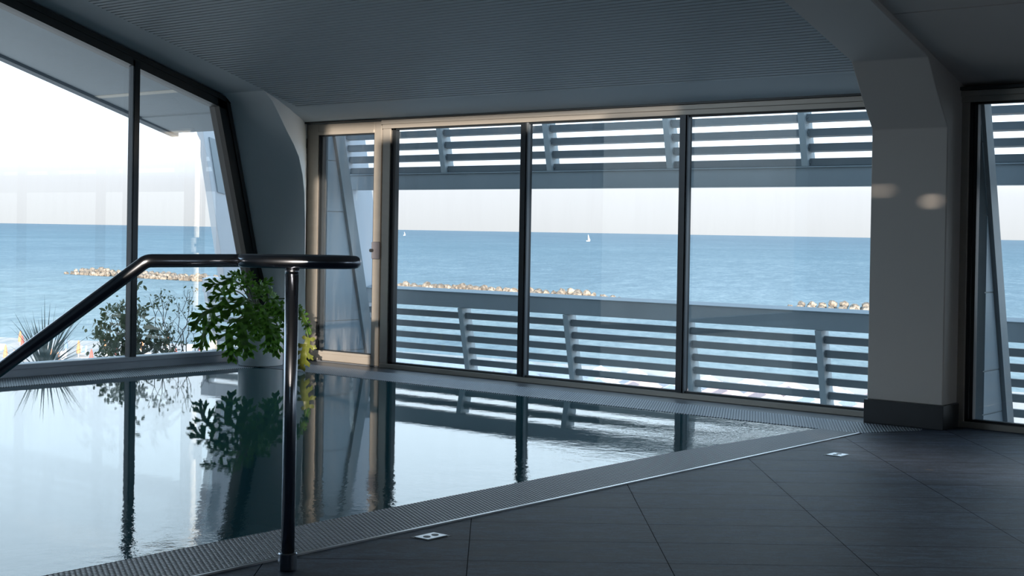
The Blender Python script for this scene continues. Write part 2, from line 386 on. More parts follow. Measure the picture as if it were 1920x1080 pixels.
# ------------------------------------------------------------- left window (window_1)
w1=empty('window_1',(-9.7,4,0),kind='structure')
lw=lambda z:interp(tL,z)
ZT=lambda y:2.24-.298*(y-7.882)      # upper edge of head frame
bm=bmesh.new(); box(bm,-9.78,-9.66,-1.0,8.45,0,.075); box(bm,-9.80,-9.645,-1.0,8.45,.06,.096)
bevel(finish('sill',bm,sillm,w1),.003)
bm=bmesh.new(); prism(bm,[(-1.,ZT(-1.)),(7.90,ZT(7.90)),(7.90,ZT(7.90)-.105),(-1.,ZT(-1.)-.105)],'x',-9.79,-9.66)
prism(bm,[(-1.,ZT(-1.)+.0),(7.90,ZT(7.90)+.0),(7.90,ZT(7.90)-.04),(-1.,ZT(-1.)-.04)],'x',-9.66,-9.645)
finish('head_frame',bm,darkframe,w1)
bm=bmesh.new(); q=[(8.43,.09),(8.359,.524),(8.218,.922),(7.885,2.235)]
prism(bm,q+[(y-.115,z) for y,z in q[::-1]],'x',-9.79,-9.66); prism(bm,q+[(y-.035,z) for y,z in q[::-1]],'x',-9.66,-9.645)
finish('slanting_frame',bm,darkframe,w1)
bm=bmesh.new(); box(bm,-9.735,-9.655,6.935,6.985,.08,2.46); finish('mullion',bm,mull,w1)
bm=bmesh.new(); box(bm,-9.70,-9.66,6.922,6.934,.08,2.47); finish('mullion_edge',bm,mulledge,w1)
for (ya,yb) in ((-1.0,3.90),):
    bm=bmesh.new(); box(bm,-9.77,-9.66,3.86,3.92,.08,3.36); finish('mullion',bm,mull,w1)
def pane(name,poly,x,parent,mat): 
    bm=bmesh.new(); prism(bm,poly,'x',x-.004,x+.004); return finish(name,bm,mat,parent)
def quadx(name,poly,x,parent,mat):
    bm=bmesh.new(); bm.faces.new([bm.verts.new((x,p[0],p[1])) for p in poly]); return finish(name,bm,mat,parent)
quadx('pane',[(6.96,.09),(8.32,.09),(8.25,.524),(8.11,.922),(7.80,2.16),(6.96,ZT(6.96)-.09)],-9.72,w1,glassm)
quadx('pane',[(3.9,.09),(6.93,.09),(6.93,ZT(6.93)-.09),(3.9,ZT(3.9)-.09)],-9.72,w1,glassm)
quadx('pane',[(-1.,.09),(3.88,.09),(3.88,ZT(3.88)-.09),(-1.,ZT(-1.)-.09)],-9.72,w1,glassm)
# wall above the left window
bm=bmesh.new(); prism(bm,[(-1.,ZT(-1.)),(7.9,ZT(7.9)),(8.6,ZT(7.9)-.2),(8.6,cz(8.6)+.3),(-1.,cz(-1.)+.3)],'x',-9.85,-9.70); st(finish('wall_left',bm,plaster))

# ------------------------------------------------------------- door (door_1)
d1=empty('door_1',(-8.9,8.55,0),kind='structure')
DX0,DX1=-9.40,-8.49
bm=bmesh.new(); box(bm,DX0,-9.255,8.55,8.62,.0,2.05); finish('stile',bm,beige,d1)
bm=bmesh.new(); box(bm,-8.573,DX1,8.55,8.62,.0,2.05); bevel(finish('stile',bm,beige,d1),.003)
bm=bmesh.new(); box(bm,-9.2548,-8.5732,8.55,8.62,1.955,2.05); box(bm,-9.2548,-8.5732,8.542,8.55,1.955,1.985); bevel(finish('top_rail',bm,beige,d1),.003)
bm=bmesh.new(); box(bm,-9.2548,-8.5732,8.55,8.62,.012,.095); box(bm,-9.2548,-8.5732,8.542,8.55,.07,.095); bevel(finish('bottom_rail',bm,beige,d1),.003)
bm=bmesh.new(); box(bm,-9.2548,-9.235,8.56,8.60,.095,1.955); box(bm,-9.222,-9.208,8.56,8.60,.095,1.955); box(bm,-8.585,-8.5732,8.56,8.60,.095,1.955)
box(bm,-9.2548,-8.5732,8.56,8.60,1.945,1.955); box(bm,-9.2548,-8.5732,8.56,8.60,.095,.103); finish('gasket',bm,gasket,d1)
bm=bmesh.new(); bm.faces.new([bm.verts.new(p) for p in ((-9.235,8.585,.10),(-8.58,8.585,.10),(-8.58,8.585,1.95),(-9.235,8.585,1.95))]); finish('glass_pane',bm,glassd,d1)
bm=bmesh.new(); box(bm,-8.565,-8.475,8.525,8.549,.90,1.045); lk=bevel(finish('lock_case',bm,lockm,d1),.008)
bm=bmesh.new(); tube(bm,[(-8.55,8.50,.972),(-8.55,8.525,.972)],.014); finish('thumb_turn',bm,gasket,lk)
bm=bmesh.new(); tube(bm,[(-9.405,8.535,1.80),(-9.405,8.535,1.93)],.014,10); finish('hinge',bm,gasket,d1)
bm=bmesh.new(); box(bm,DX1,-8.463,8.565,8.62,0,2.05); finish('shadow_gap',bm,gasket,d1)
bm=bmesh.new(); box(bm,-9.42,-8.47,8.53,8.56,0,.011); finish('threshold',bm,bordm,d1)

# ------------------------------------------------------------- main window (window_2) and right window (window_3)
def window(name,xa,xb,mulls,leftw):
    w=empty(name,((xa+xb)/2,8.55,0),kind='structure')
    bm=bmesh.new(); box(bm,xa,xb,8.53,8.62,1.985,2.055); box(bm,xa,xb,8.518,8.53,2.02,2.055); bevel(finish('head_frame',bm,beige,w),.002)
    bm=bmesh.new(); box(bm,xa,xb,8.535,8.62,0,.037); bevel(finish('sill_frame',bm,beige,w),.002)
    bm=bmesh.new(); box(bm,xa,xa+leftw,8.54,8.62,.037,1.985); bevel(finish('jamb',bm,beige,w),.003)
    bm=bmesh.new(); box(bm,xa+leftw,xa+leftw+.022,8.555,8.60,.037,1.985); box(bm,xa+leftw+.028,xa+leftw+.05,8.555,8.60,.037,1.985)
    box(bm,xa+leftw,xb,8.555,8.60,1.972,1.985); box(bm,xa+leftw,xb,8.555,8.60,.037,.052); finish('gasket',bm,gasket,w)
    for x in mulls:
        bm=bmesh.new(); box(bm,x-.035,x+.014,8.535,8.62,.04,1.984); finish('mullion',bm,mull,w)
        bm=bmesh.new(); box(bm,x+.015,x+.030,8.545,8.575,.04,1.984); finish('mullion_edge',bm,mulledge,w)
    xs=[xa+leftw+.05]+mulls+[xb]
    for a,b in zip(xs,xs[1:]):
        bm=bmesh.new(); a2,b2=a+.01,b-.01; bm.faces.new([bm.verts.new(p) for p in ((a2,8.585,.045),(b2,8.585,.045),(b2,8.585,1.978),(a2,8.585,1.978))]); finish('pane',bm,glassm,w)
    return w
window('window_2',-8.463,-3.99,[-6.945,-5.505],.085)
w3=window('window_3',-3.53,XR,[-1.9,-.3,1.3,2.9,4.5,6.1,7.7,9.0],.075)
bm=bmesh.new(); box(bm,-8.47,-3.99,8.50,8.60,2.056,2.075); box(bm,-9.42,-8.47,8.50,8.60,2.056,2.075); box(bm,-3.5,XR,8.50,8.60,2.056,2.075); st(finish('trim_3',bm,darkframe))

# ------------------------------------------------------------- outside: terrace, balustrade, louvres, wing walls
bm=bmesh.new(); box(bm,-12.1,XR,8.76,9.55,-.6,-.35); st(finish('terrace_slab',bm,concrete)).name='floor_terrace'
def yl(z): return 9.513-.205*(z-.468)
posts=[-8.44,-7.27,-6.10,-4.95,-3.80,-2.65,-1.5,-.35,.8,1.95,3.1,-1.85,-.68,.49,1.66,2.83,4.0,5.2]
def rail_run(x0,x1,px,label,mt=None):
    pm_=mt or paintout; qm_=mt or postout
    e=empty('balustrade',((x0+x1)/2,9.5,-.35),label,'balustrade')
    bm=bmesh.new(); box(bm,x0,x1,9.513,9.60,.468,.600); prism(bm,[(9.505,.600),(9.505,.606),(9.60,.628),(9.61,.628),(9.61,.600)],'x',x0,x1); bevel(finish('top_rail',bm,pm_,e),.004)
    for x in px:
        bm=bmesh.new(); prism(bm,[(yl(.466),.466),(yl(.466)+.12,.466),(yl(-.34)+.12,-.34),(yl(-.34),-.34)],'x',x-.03,x+.022); bevel(finish('post',bm,qm_,e),.003)
    for k in range(7):
        z=.398-.104*k
        xs=[x0]+list(px)+[x1]
        for a,b in zip(xs,xs[1:]):
            a2=a if a==x0 else a+.024; b2=b if b==x1 else b-.032
            if b2-a2<.05: continue
            bm=bmesh.new(); yy=yl(z)+.03
            prism(bm,[(yy,z-.026),(yy+.055,z-.034),(yy+.06,z-.02),(yy+.03,z+.028),(yy+.004,z+.026)],'x',a2,b2); finish('slat',bm,slatout,e)
            if a!=x0:
                bm=bmesh.new(); box(bm,a2,a2+.012,yy-.006,yy,z-.008,z+.010); finish('bracket',bm,slatout,e)
    return e
def louvre_run(x0,x1,px,label):
    e=empty('louvre_screen',((x0+x1)/2,9.3,1.5),label,'louvre screen')
    bm=bmesh.new(); box(bm,x0,x1,9.28,9.40,1.507,1.640); box(bm,x0,x1,9.27,9.40,1.640,1.652); bevel(finish('girder',bm,paintout,e),.004)
    for x in px:
        bm=bmesh.new(); prism(bm,[(yl(1.652)+.0,1.653),(yl(1.652)+.12,1.653),(yl(2.2)+.12,2.2),(yl(2.2),2.2)],'x',x-.03,x+.022); bevel(finish('post',bm,postout,e),.003)
    for k in range(6):
        z=1.682+.1045*k
        xs=[x0]+list(px)+[x1]
        for a,b in zip(xs,xs[1:]):
            a2=a if a==x0 else a+.024; b2=b if b==x1 else b-.032
            if b2-a2<.05: continue
            bm=bmesh.new(); yy=yl(z)+.03
            prism(bm,[(yy,z-.026),(yy+.055,z-.034),(yy+.06,z-.02),(yy+.03,z+.028),(yy+.004,z+.026)],'x',a2,b2); finish('slat',bm,slatout,e)
            if a!=x0:
                bm=bmesh.new(); box(bm,a2,a2+.012,yy-.006,yy,z-.008,z+.010); finish('bracket',bm,slatout,e)
    return e
rail_run(-9.62,7.0,posts[:11]+[4.25,5.4,6.5],'long grey slatted terrace balustrade outside the main panes')
rail_run(-12.03,-9.75,[-11.98,-11.2,-10.3],'short pale balustrade end seen through the plant leaves in the left window',whiteout)
louvre_run(-9.62,7.0,posts[:11]+[4.25,5.4,6.5],'grey louvre screen on a girder high outside the main panes')
panelm=simple('wing wall panel',(.25,.305,.35),.4,.2,.5,var=.1,scale=1.6)
panele=simple('wing wall edge',(.27,.30,.32),.5,.0,.5,var=.15,scale=5)
def wing(x,out,label):
    e=empty('wing_wall',(x,8.9,-.3),label,'wing wall')
    poly=[(8.76,-.34),(out(-.34),-.34),(out(1.0),1.0),(out(2.1),2.1),(8.76,2.1)]
    bm=bmesh.new(); prism(bm,poly,'x',x-.10,x-.004)
    finish('core',bm,panele,e)
    zs=[-.34,.06,.33,.82,1.30,1.75,2.1]
    for a,b in zip(zs,zs[1:]):
        bm=bmesh.new(); prism(bm,[(8.76,a+.004),(out(a)-.07,a+.004),(out(b)-.07,b-.004),(8.76,b-.004)],'x',x-.0038,x+.004); finish('panel',bm,panelm,e)
    bm=bmesh.new(); prism(bm,[(out(-.34)-.06,-.34),(out(-.34)+.05,-.34),(out(2.1)+.05,2.1),(out(2.1)-.06,2.1)],'x',x-.11,x+.03); finish('edge_flange',bm,panele,e)
    return e
wing(-9.36,lambda z:9.30-.225*(z-.1),'blue grey panelled wing wall slanting outside the glass door')
wing(-3.42,lambda z:9.13-.245*(z-.1),'blue grey panelled wing wall outside the window right of the column')
# broad slanting fins
def fin(x,w,dep,label,y0=0,top=2.3,z0=-.34):
    e=empty('facade_fin',(x,9.5,-.35),label,'fin')
    bm=bmesh.new(); a=yl(z0)+y0; b=yl(top)+y0
    prism(bm,[(a,z0),(a+dep,z0),(b+dep,top),(b,top)],'x',x-w,x); bevel(finish('blade',bm,whiteout,e),.004); return e
fin(-9.625,.08,.28,'pale slanting facade fin seen through the glass door above the sea')
e=fin(-11.62,.10,.75,'pale slanting fin at the seaward end of the canopy in the left window',-.01,2.13,.63)
bm=bmesh.new(); prism(bm,[(9.36,1.50),(9.46,1.48),(9.36,2.02),(9.24,2.05)],'x',-11.618,-11.605); finish('bracket_plate',bm,paintout,e)

# canopy outside the left window
cs=lambda y:4.67-.30*y
cn=empty('canopy',(-10.6,4,3),'grey sloping roof overhang outside the left window','canopy')
def slope(bm,x0,x1,y0,y1,o0,o1): prism(bm,[(y0,cs(y0)+o0),(y1,cs(y1)+o0),(y1,cs(y1)+o1),(y0,cs(y0)+o1)],'x',x0,x1)
bm=bmesh.new(); slope(bm,-11.45,-9.86,-3,7.78,0,.25); slope(bm,-11.45,-9.86,7.84,8.30,0,.25); slope(bm,-11.45,-9.86,7.7,7.9,.006,.2); finish('soffit',bm,concrete,cn)
bm=bmesh.new(); slope(bm,-11.45,-9.86,7.785,7.835,-.004,.1); finish('joint_strip',bm,concretel,cn)
bm=bmesh.new(); slope(bm,-11.45,-9.86,8.305,8.69,-.012,.2); finish('end_panel',bm,concrete,cn)
bm=bmesh.new(); slope(bm,-11.56,-11.45,-3,8.74,-.03,.28); finish('fascia',bm,fascia,cn)

# ------------------------------------------------------------- handrail
hr=empty('handrail',(-3.66,3.27,0),'polished steel pool handrail with ring end and sloping bar','handrail')
pz=at(539,1070,4.84); px,py=pz.x,pz.y
bm=bmesh.new(); tube(bm,[(px,py,.0),(px,py,.5),(px,py,1.005)],.0228,20); finish('post',bm,steel,hr,True)
bm=bmesh.new(); lathe(bm,[(.030,0),(.032,.003),(.032,.056),(.029,.06)],(px,py,0),28); cl=finish('collar',bm,steel,hr,True)
m=cl.modifiers.new('e','EDGE_SPLIT')
zr=1.036
fg=Vector((-math.sin(A),math.cos(A),0)); rg=Vector((math.cos(A),math.sin(A),0))
C0=rg*((560-960)/F*4.90)+fg*4.90
ring=[C0+rg*(.192*math.cos(a))+fg*(.085*math.sin(a))+Vector((0,0,zr)) for a in [2*math.pi*k/56 for k in range(56)]]
bm=bmesh.new(); tube(bm,ring,.0225,18,closed=True); finish('ring_grip',bm,steel,hr,True)
def lp(x,y,Z): return at(x,y,Z)
bm=bmesh.new()
a=C0+rg*(-.12)+fg*.05; a=Vector((a.x,a.y,zr))
b=lp(290,489.2,4.72); b2=lp(268,492.5,4.72); b0=lp(278,489.8,4.72)
c=lp(0,693,4.72); d=lp(-160,810,4.74); 
def rnd(p0,p1,p2,r,n=6):
    u=(p0-p1).normalized()*r; v=(p2-p1).normalized()*r; out=[]
    for i in range(n+1):
        t=i/n; out.append(p1+u*(1-t)**2+v*t**2)
    return out
K=lp(275,489.0,4.72)
down=Vector((d.x,d.y,-.9))
pts=[a]+rnd(a,K,c,.016,4)+[c]+rnd(c,d,down,.08)+[down]
tube(bm,pts,.0222,18); finish('sloping_bar',bm,steel,hr,True)
bm=bmesh.new(); lathe(bm,[(.0235,0),(.0235,.02)],(px,py,.995),24); finish('saddle',bm,steel,hr,True)

# floor plates (sockets)
def plate(x0,x1,y0,y1,label):
    e=empty('floor_socket',((x0+x1)/2,(y0+y1)/2,0),label,'floor plate')
    bm=bmesh.new(); box(bm,x0-.010,x1+.010,y0-.010,y1+.010,.0002,.0012); finish('recess',bm,gasket,e)
    bm=bmesh.new(); box(bm,x0,x1,y0,y1,.0013,.004); bevel(finish('cover',bm,steelsoft,e),.0015)['label']='bright steel cover plate'
    for k in (-1,1):
        bm=bmesh.new(); cx,cy=(x0+x1)/2,(y0+y1)/2+k*(y1-y0)*.21
        lathe(bm,[(.014,0),(.014,.0012)],(cx,cy,.004),20); finish('socket_hole',bm,gasket,e)
plate(-3.690,-3.618,3.922,4.030,'square steel floor plate with two black holes nearest the handrail post')
plate(-3.535,-3.452,6.905,7.002,'square steel floor plate set in the floor near the pool corner')
# dry leaf on the floor
bm=bmesh.new(); rr=[(0,0),(.02,.008),(.04,.006),(.055,0),(.04,-.008),(.02,-.007)]
vs=[bm.verts.new((-2.96+x,6.83+y,.003+.012*abs(y)*60*x)) for x,y in rr]; bm.faces.new(vs)
tag(finish('dry_leaf',bm,simple('dry leaf',(.22,.17,.11),.8)),'small dry leaf lying on the sunlit floor tiles','leaf')

# ------------------------------------------------------------- potted philodendron
pc=Vector((-9.235,7.92,.004))
pot=empty('plant_pot',pc,'white cylindrical plant pot on the pool corner grate','plant pot')
bm=bmesh.new(); lathe(bm,[(.178,0),(.184,.006),(.184,.40),(.176,.405),(.170,.40),(.168,.34)],pc,56); finish('shell',bm,potm,pot,True).modifiers.new('e','EDGE_SPLIT')
bm=bmesh.new(); lathe(bm,[(.167,.345),(.166,.352)],pc,30); finish('soil',bm,soil,pot)
def lobed_leaf(mat,Lg=1.,lobes=5,seedv=0,width=.5):
    """blade along +Y, lobes to both sides, gently arched"""
    rnd_=random.Random(seedv); bm=bmesh.new()
    def P(x,y):
        z=-.22*(y*y)*Lg -.30*abs(x)**1.5+.05*math.sin(9*y+seedv)+.04*math.sin(14*x+5*y)
        return (x*Lg,y*Lg,z*Lg)
    ns=14; Lr=[]
    for i in range(ns+1):
        t=i/ns; w=(.11*math.sin(math.pi*min(1,.12+t*.86))**.8)+.008
        Lr.append((bm.verts.new(P(-w,t)),bm.verts.new(P(0,t)),bm.verts.new(P(w,t))))
    for a,b in zip(Lr,Lr[1:]):
        bm.faces.new((a[0],a[1],b[1],b[0])); bm.faces.new((a[1],a[2],b[2],b[1]))
    for s in (-1,1):
        for k in range(lobes):
            t=(.04+.80*k/(lobes-1)); ln=width*(math.sin(math.pi*(.22+.62*k/(lobes-1)))**.8)*rnd_.uniform(.85,1.12)
            an=math.radians(-18+78*k/(lobes-1)+rnd_.uniform(-6,6))   # angle from sideways toward the tip
            dx,dy=s*math.cos(an),math.sin(an); nx,ny=-dy,dx
            ws=[.075,.052,.055,.062,.048,.014]; m=len(ws); prev=None
            cv=rnd_.uniform(.05,.16)
            for i,wd in enumerate(ws):
                f=i/(m-1); q=ln*f; bx_,by_=dx*q*1.,t+dy*q+cv*f*f*ln
                wv=wd*(1+rnd_.uniform(-.15,.15))*.92
                pa=bm.verts.new(P(bx_+nx*wv,by_+ny*wv)); pb=bm.verts.new(P(bx_,by_)); pd=bm.verts.new(P(bx_-nx*wv,by_-ny*wv))
                if prev: bm.faces.new((prev[0],prev[1],pb,pa)); bm.faces.new((prev[1],prev[2],pd,pb))
                prev=(pa,pb,pd)
            for (ff,sl_,sg) in ((.42,.42,1),(.62,.30,-1)):      # secondary teeth of a lobe
                q=ln*ff; ox,oy=dx*q,t+dy*q+cv*ff*ff*ln; ex,ey=(dx*.75+nx*sg*s*.65,dy*.75+ny*sg*s*.65); e=math.hypot(ex,ey); ex/=e; ey/=e; px_,py_=-ey,ex; pv=None
                for gg,wd in ((0,.045),(.6,.040),(1,.010)):
                    qa=bm.verts.new(P(ox+ex*ln*sl_*gg+px_*wd,oy+ey*ln*sl_*gg+py_*wd)); qb=bm.verts.new(P(ox+ex*ln*sl_*gg-px_*wd,oy+ey*ln*sl_*gg-py_*wd))
                    if pv: bm.faces.new((pv[0],pv[1],qb,qa))
                    pv=(qa,qb)
    # terminal lobe
    bmesh.ops.recalc_face_normals(bm,faces=bm.faces[:])
    me=bpy.data.meshes.new('leaf'); bm.to_mesh(me); bm.free(); me.materials.append(mat)
    for p in me.polygons: p.use_smooth=True
    return me
leafmesh=[lobed_leaf(leafg,1.,5,s,.46+.05*(s%2)) for s in range(5)]+[lobed_leaf(leafy,1.,5,9,.36)]
plant=empty('philodendron',pc+Vector((0,0,.36)),'bushy philodendron with deeply lobed glossy green leaves in the white pot','plant')
root=pc+Vector((0,0,.38))
def sub(name,me,mw):
    o=bpy.data.objects.new(name,me); COL.objects.link(o); o.parent=plant; o.matrix_world=mw; o.matrix_parent_inverse=plant.matrix_basis.inverted(); o.matrix_basis=mw; return o
plant_inv=plant.matrix_basis.inverted()
def put_leaf(bx_,by_,tx,ty,Zb,Zt,k,tilt=0.,sc=1.,stalk=True,rootp=None):
    B=at(bx_,by_,Zb); T=at(tx,ty,Zt); Y=(T-B); ln=Y.length*sc; Y.normalize()
    nrm=(-fw*1.0+Vector((0,0,.75))+rt*tilt); nrm=(nrm-Y*nrm.dot(Y)).normalized(); X=Y.cross(nrm)
    mw=Matrix((X*ln,Y*ln,nrm*ln)).transposed().to_4x4(); mw.translation=B
    o=bpy.data.objects.new('leaf',leafmesh[k]); COL.objects.link(o); o.parent=plant; o.matrix_parent_inverse=Matrix.Translation(-plant.location); o.matrix_basis=mw
    if k==5: o['label']='yellowing leaf hanging lowest at the right'
    if stalk:
        r0=rootp or (root+Vector((random.uniform(-.05,.05),random.uniform(-.05,.05),0)))
        mid=(r0+B)*.5+Vector((0,0,.10))
        bm=bmesh.new(); tube(bm,[r0*(1-t)**2+mid*2*t*(1-t)+(B+Y*ln*.0)*t*t for t in [i/7 for i in range(8)]],.005,6); finish('stalk',bm,petm,plant,True)
# (base px, tip px, depths) read as spots around the pot
LV=[(443,528,395,526,11.3,11.1,0,-.2,1.0),(440,545,398,552,11.4,11.3,1,0,1.0),(425,568,365,592,11.2,11.0,2,-.2,1.05),
    (405,595,370,640,11.2,11.1,3,-.1,1.05),(428,612,432,668,11.1,11.0,4,0,1.05),(447,600,462,655,11.0,10.9,0,0,1.1),
    (470,545,447,508,11.7,11.7,1,.1,1.0),(478,548,505,522,11.8,11.8,2,.2,1.0),(492,540,525,555,11.7,11.8,3,.3,1.0),
    (460,560,430,575,11.3,11.1,0,0,1.1),(470,570,455,612,11.2,11.0,1,0,1.1),(490,575,505,620,11.3,11.2,2,.1,1.1),
    (505,600,503,655,11.2,11.1,3,.2,.95),(520,610,518,668,11.3,11.2,4,.3,.9),(510,560,530,595,11.5,11.4,0,.3,1.0),
    (462,535,470,505,11.5,11.6,4,0,1.0),(455,520,432,508,11.4,11.3,2,-.2,.9),(484,560,492,530,11.4,11.5,1,.1,1.0),(475,590,480,632,11.1,11.0,2,.0,.9),
    (515,575,548,600,11.6,11.6,4,.3,.9),
    (495,585,520,575,11.5,11.5,1,.2,1.0)]
for v in LV: put_leaf(*v)
# trailing stem at the right with its own leaves
tr=[at(540,560,11.6),at(556,572,11.55),at(570,592,11.5),at(580,612,11.5),at(584,626,11.5)]
bm=bmesh.new(); tube(bm,[root,at(515,560,11.6)]+tr,.005,6); finish('trailing_stem',bm,petm,plant,True)
for a_,b_,k in (((553,570),(574,596),0),((560,578),(580,612),1),((572,600),(586,632),2),((540,575),(566,600),3)): put_leaf(*a_,*b_,11.5,11.5,k,.5,.75,False)
put_leaf(578,634,564,688,11.45,11.4,5,.2,1.05,True,at(562,600,11.5))

# ------------------------------------------------------------- planting outside the left window
pl=tag(finish('planter',bx(-11.0,-10.35,3.0,9.0,-.5,-.14),planterm),'low planter ledge under the left window, outside','planter')
yu=empty('yucca',(-10.7,6.83,-.14),'spiky grey green yucca outside the left window behind the handrail','plant')
def blade(bm,base,dirv,ln,w,droop):
    d=Vector(dirv).normalized(); side=d.cross(Vector((0,0,1)));
    if side.length<.05: side=Vector((1,0,0))
    side.normalize(); prev=None; n=6
    # turn the blade face towards the room now and then
    side=(side+Vector((random.uniform(-.6,.6),random.uniform(-.6,.6),0))).normalized()
    for i in range(n+1):
        t=i/n; p=Vector(base)+d*ln*t+Vector((0,0,-droop*t*t*ln)); ww=w*(1-t)**.7*(.7+.6*math.sin(math.pi*min(1,t*1.4)))
        a=bm.verts.new(p-side*ww); b=bm.verts.new(p+side*ww)
        if prev: bm.faces.new((prev[0],prev[1],b,a))
        prev=(a,b)
base=Vector((-10.7,6.83,-.14))
for i in range(80):
    az=random.uniform(0,2*math.pi); el=random.uniform(.25,1.5); ln=random.uniform(.45,.72)*(1 if el<1.3 else 1.05)
    bm=bmesh.new(); blade(bm,base+Vector((math.cos(az)*.03,math.sin(az)*.03,random.uniform(0,.12))),(math.cos(az)*math.cos(el),math.sin(az)*math.cos(el),math.sin(el)),ln,.009,random.uniform(.0,.25)); finish('blade',bm,leafyuc,yu)
pm=empty('palm',(-10.75,6.0,-.14),'dark palm frond at the left edge of the photo outside the window','plant')
bm=bmesh.new(); tube(bm,[(-10.75,6.0,-.14),(-10.75,6.05,.2),(-10.72,6.22,.42)],.014,8); finish('stem',bm,bark,pm)
bm=bmesh.new()
for i in range(18):
    a=math.radians(-80+160*i/17); blade(bm,(-10.72,6.22,.42),(.1,math.cos(a)*1.,math.sin(a)*.9),.22,.008,.2)
finish('frond',bm,leafbush,pm)
bu=empty('shrub',(-10.9,7.9,-.14),'leafy coastal shrub with bare upper twigs outside the left window','plant')
def twig(p0,p1,r,wig=.04,parent=bu,n=7):
    p0=Vector(p0); p1=Vector(p1); pts=[]
    for i in range(n+1):
        t=i/n; pts.append(p0.lerp(p1,t)+Vector((random.uniform(-wig,wig),random.uniform(-wig,wig),random.uniform(-wig,wig)*.5))*math.sin(math.pi*t))
    bm=bmesh.new(); tube(bm,pts,r,6,radii=[r*(1-.7*i/n) for i in range(n+1)]); finish('twig',bm,bark,parent); return pts
def leafcluster(bm,p,n,spread,size):
    for _ in range(n):
        c=Vector(p)+Vector([random.gauss(0,spread) for _ in range(3)])
        q=Matrix.Rotation(random.uniform(0,6.28),3,'Z')@Matrix.Rotation(random.uniform(-1.2,1.2),3,'X')@Matrix.Rotation(random.uniform(-1.2,1.2),3,'Y')
        s=size*random.uniform(.6,1.2); pts=[(0,-1,0),(.42,-.4,.06),(.45,.3,.05),(0,1,0),(-.45,.3,.05),(-.42,-.4,.06)]
        bm.faces.new([bm.verts.new(c+q@Vector(v)*s) for v in pts])
XB=-10.9
Bs=[]
for (y,z,ld) in [(7.50,.12,70),(7.60,.20,60),(7.68,.02,60),(7.55,-.02,50),(7.72,.26,70),(7.85,.10,90),(7.85,.0,70),(7.80,.40,40),(7.92,.36,60),(8.00,.16,80),(8.02,.02,70),(7.81,.55,14),(8.15,.05,50),(8.22,.10,25),(8.1,.20,26),(7.66,.34,26),(7.74,.1,90),(7.62,.32,18)]:
    Bs.append(((XB+random.uniform(-.12,.12),y,z),ld))
for p,ld in Bs: twig((XB+random.uniform(-.1,.1),7.9+random.uniform(-.1,.1),-.14),p,.007)
for i in range(6):
    bm=bmesh.new()
    for p,ld in Bs[i*3:i*3+3]: leafcluster(bm,p,int(ld*1.3),.055,.030)
    finish('foliage',bm,leafbush,bu)
bt=empty('shrub',(-10.9,8.38,-.14),'thin half bare branching shrub between the mullion and the potted plant, outside','plant')
cl=[]
for (y0,y1,z1) in [(8.2,8.00,.50),(8.22,8.12,.58),(8.25,8.18,.46),(8.35,8.30,.30),(8.38,8.42,.56),(8.40,8.47,.52),(8.45,8.45,.40),(8.50,8.62,.22),(8.30,8.34,.44),(8.33,8.06,.52),(8.52,8.66,.34)]:
    pts=twig((XB,y0,-.14),(XB+random.uniform(-.08,.08),y1,z1),.006,.05,bt)
    for t in (3,5,6):
        q=pts[t]; e2=q+Vector((random.uniform(-.05,.05),random.uniform(-.10,.10),random.uniform(.05,.14))); twig(q,e2,.0028,.012,bt,4); cl.append(e2)
    cl.append(pts[-2])
bm=bmesh.new()
for q in cl: leafcluster(bm,q,random.choice([1,3,6,9]),.022,.019)
finish('foliage',bm,leafbush,bt)

# ------------------------------------------------------------- sea, beach, breakwater
SZ=-13.
bm=bmesh.new(); vs=[bm.verts.new(p) for p in ((-60000,60,SZ),(60000,60,SZ),(60000,70000,SZ),(-60000,70000,SZ))]; bm.faces.new(vs)
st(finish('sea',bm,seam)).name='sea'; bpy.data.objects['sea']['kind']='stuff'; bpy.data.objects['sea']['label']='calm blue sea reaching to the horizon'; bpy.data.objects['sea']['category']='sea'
bm=bmesh.new(); wl=[(-700,12),(-400,30),(-240,62),(-170,92),(-155,97),(-149,100),(-135,108),(-118,118),(-104,120),(-90,121),(-66,128),(-30,134),(40,150),(200,180)]
a=[bm.verts.new((x,y,SZ+.25)) for x,y in wl]; b=[bm.verts.new((x*.55,9.6,SZ+.25)) for x,y in wl]; a2=[bm.verts.new((x-.5,y+5,SZ-.4)) for x,y in wl]
for i in range(len(wl)-1):
    bm.faces.new((a[i],a[i+1],b[i+1],b[i])); bm.faces.new((a[i],a[i+1],a2[i+1],a2[i]))
tag(finish('beach',bm,sandm),'pale sandy beach below the terrace','beach',kind='stuff')
# building body below the terrace so that the hall stands on something
bm=bmesh.new(); box(bm,-10.34,XR,YR,8.75,-12.9,-1.5); st(finish('wall_base',bm,planterm))

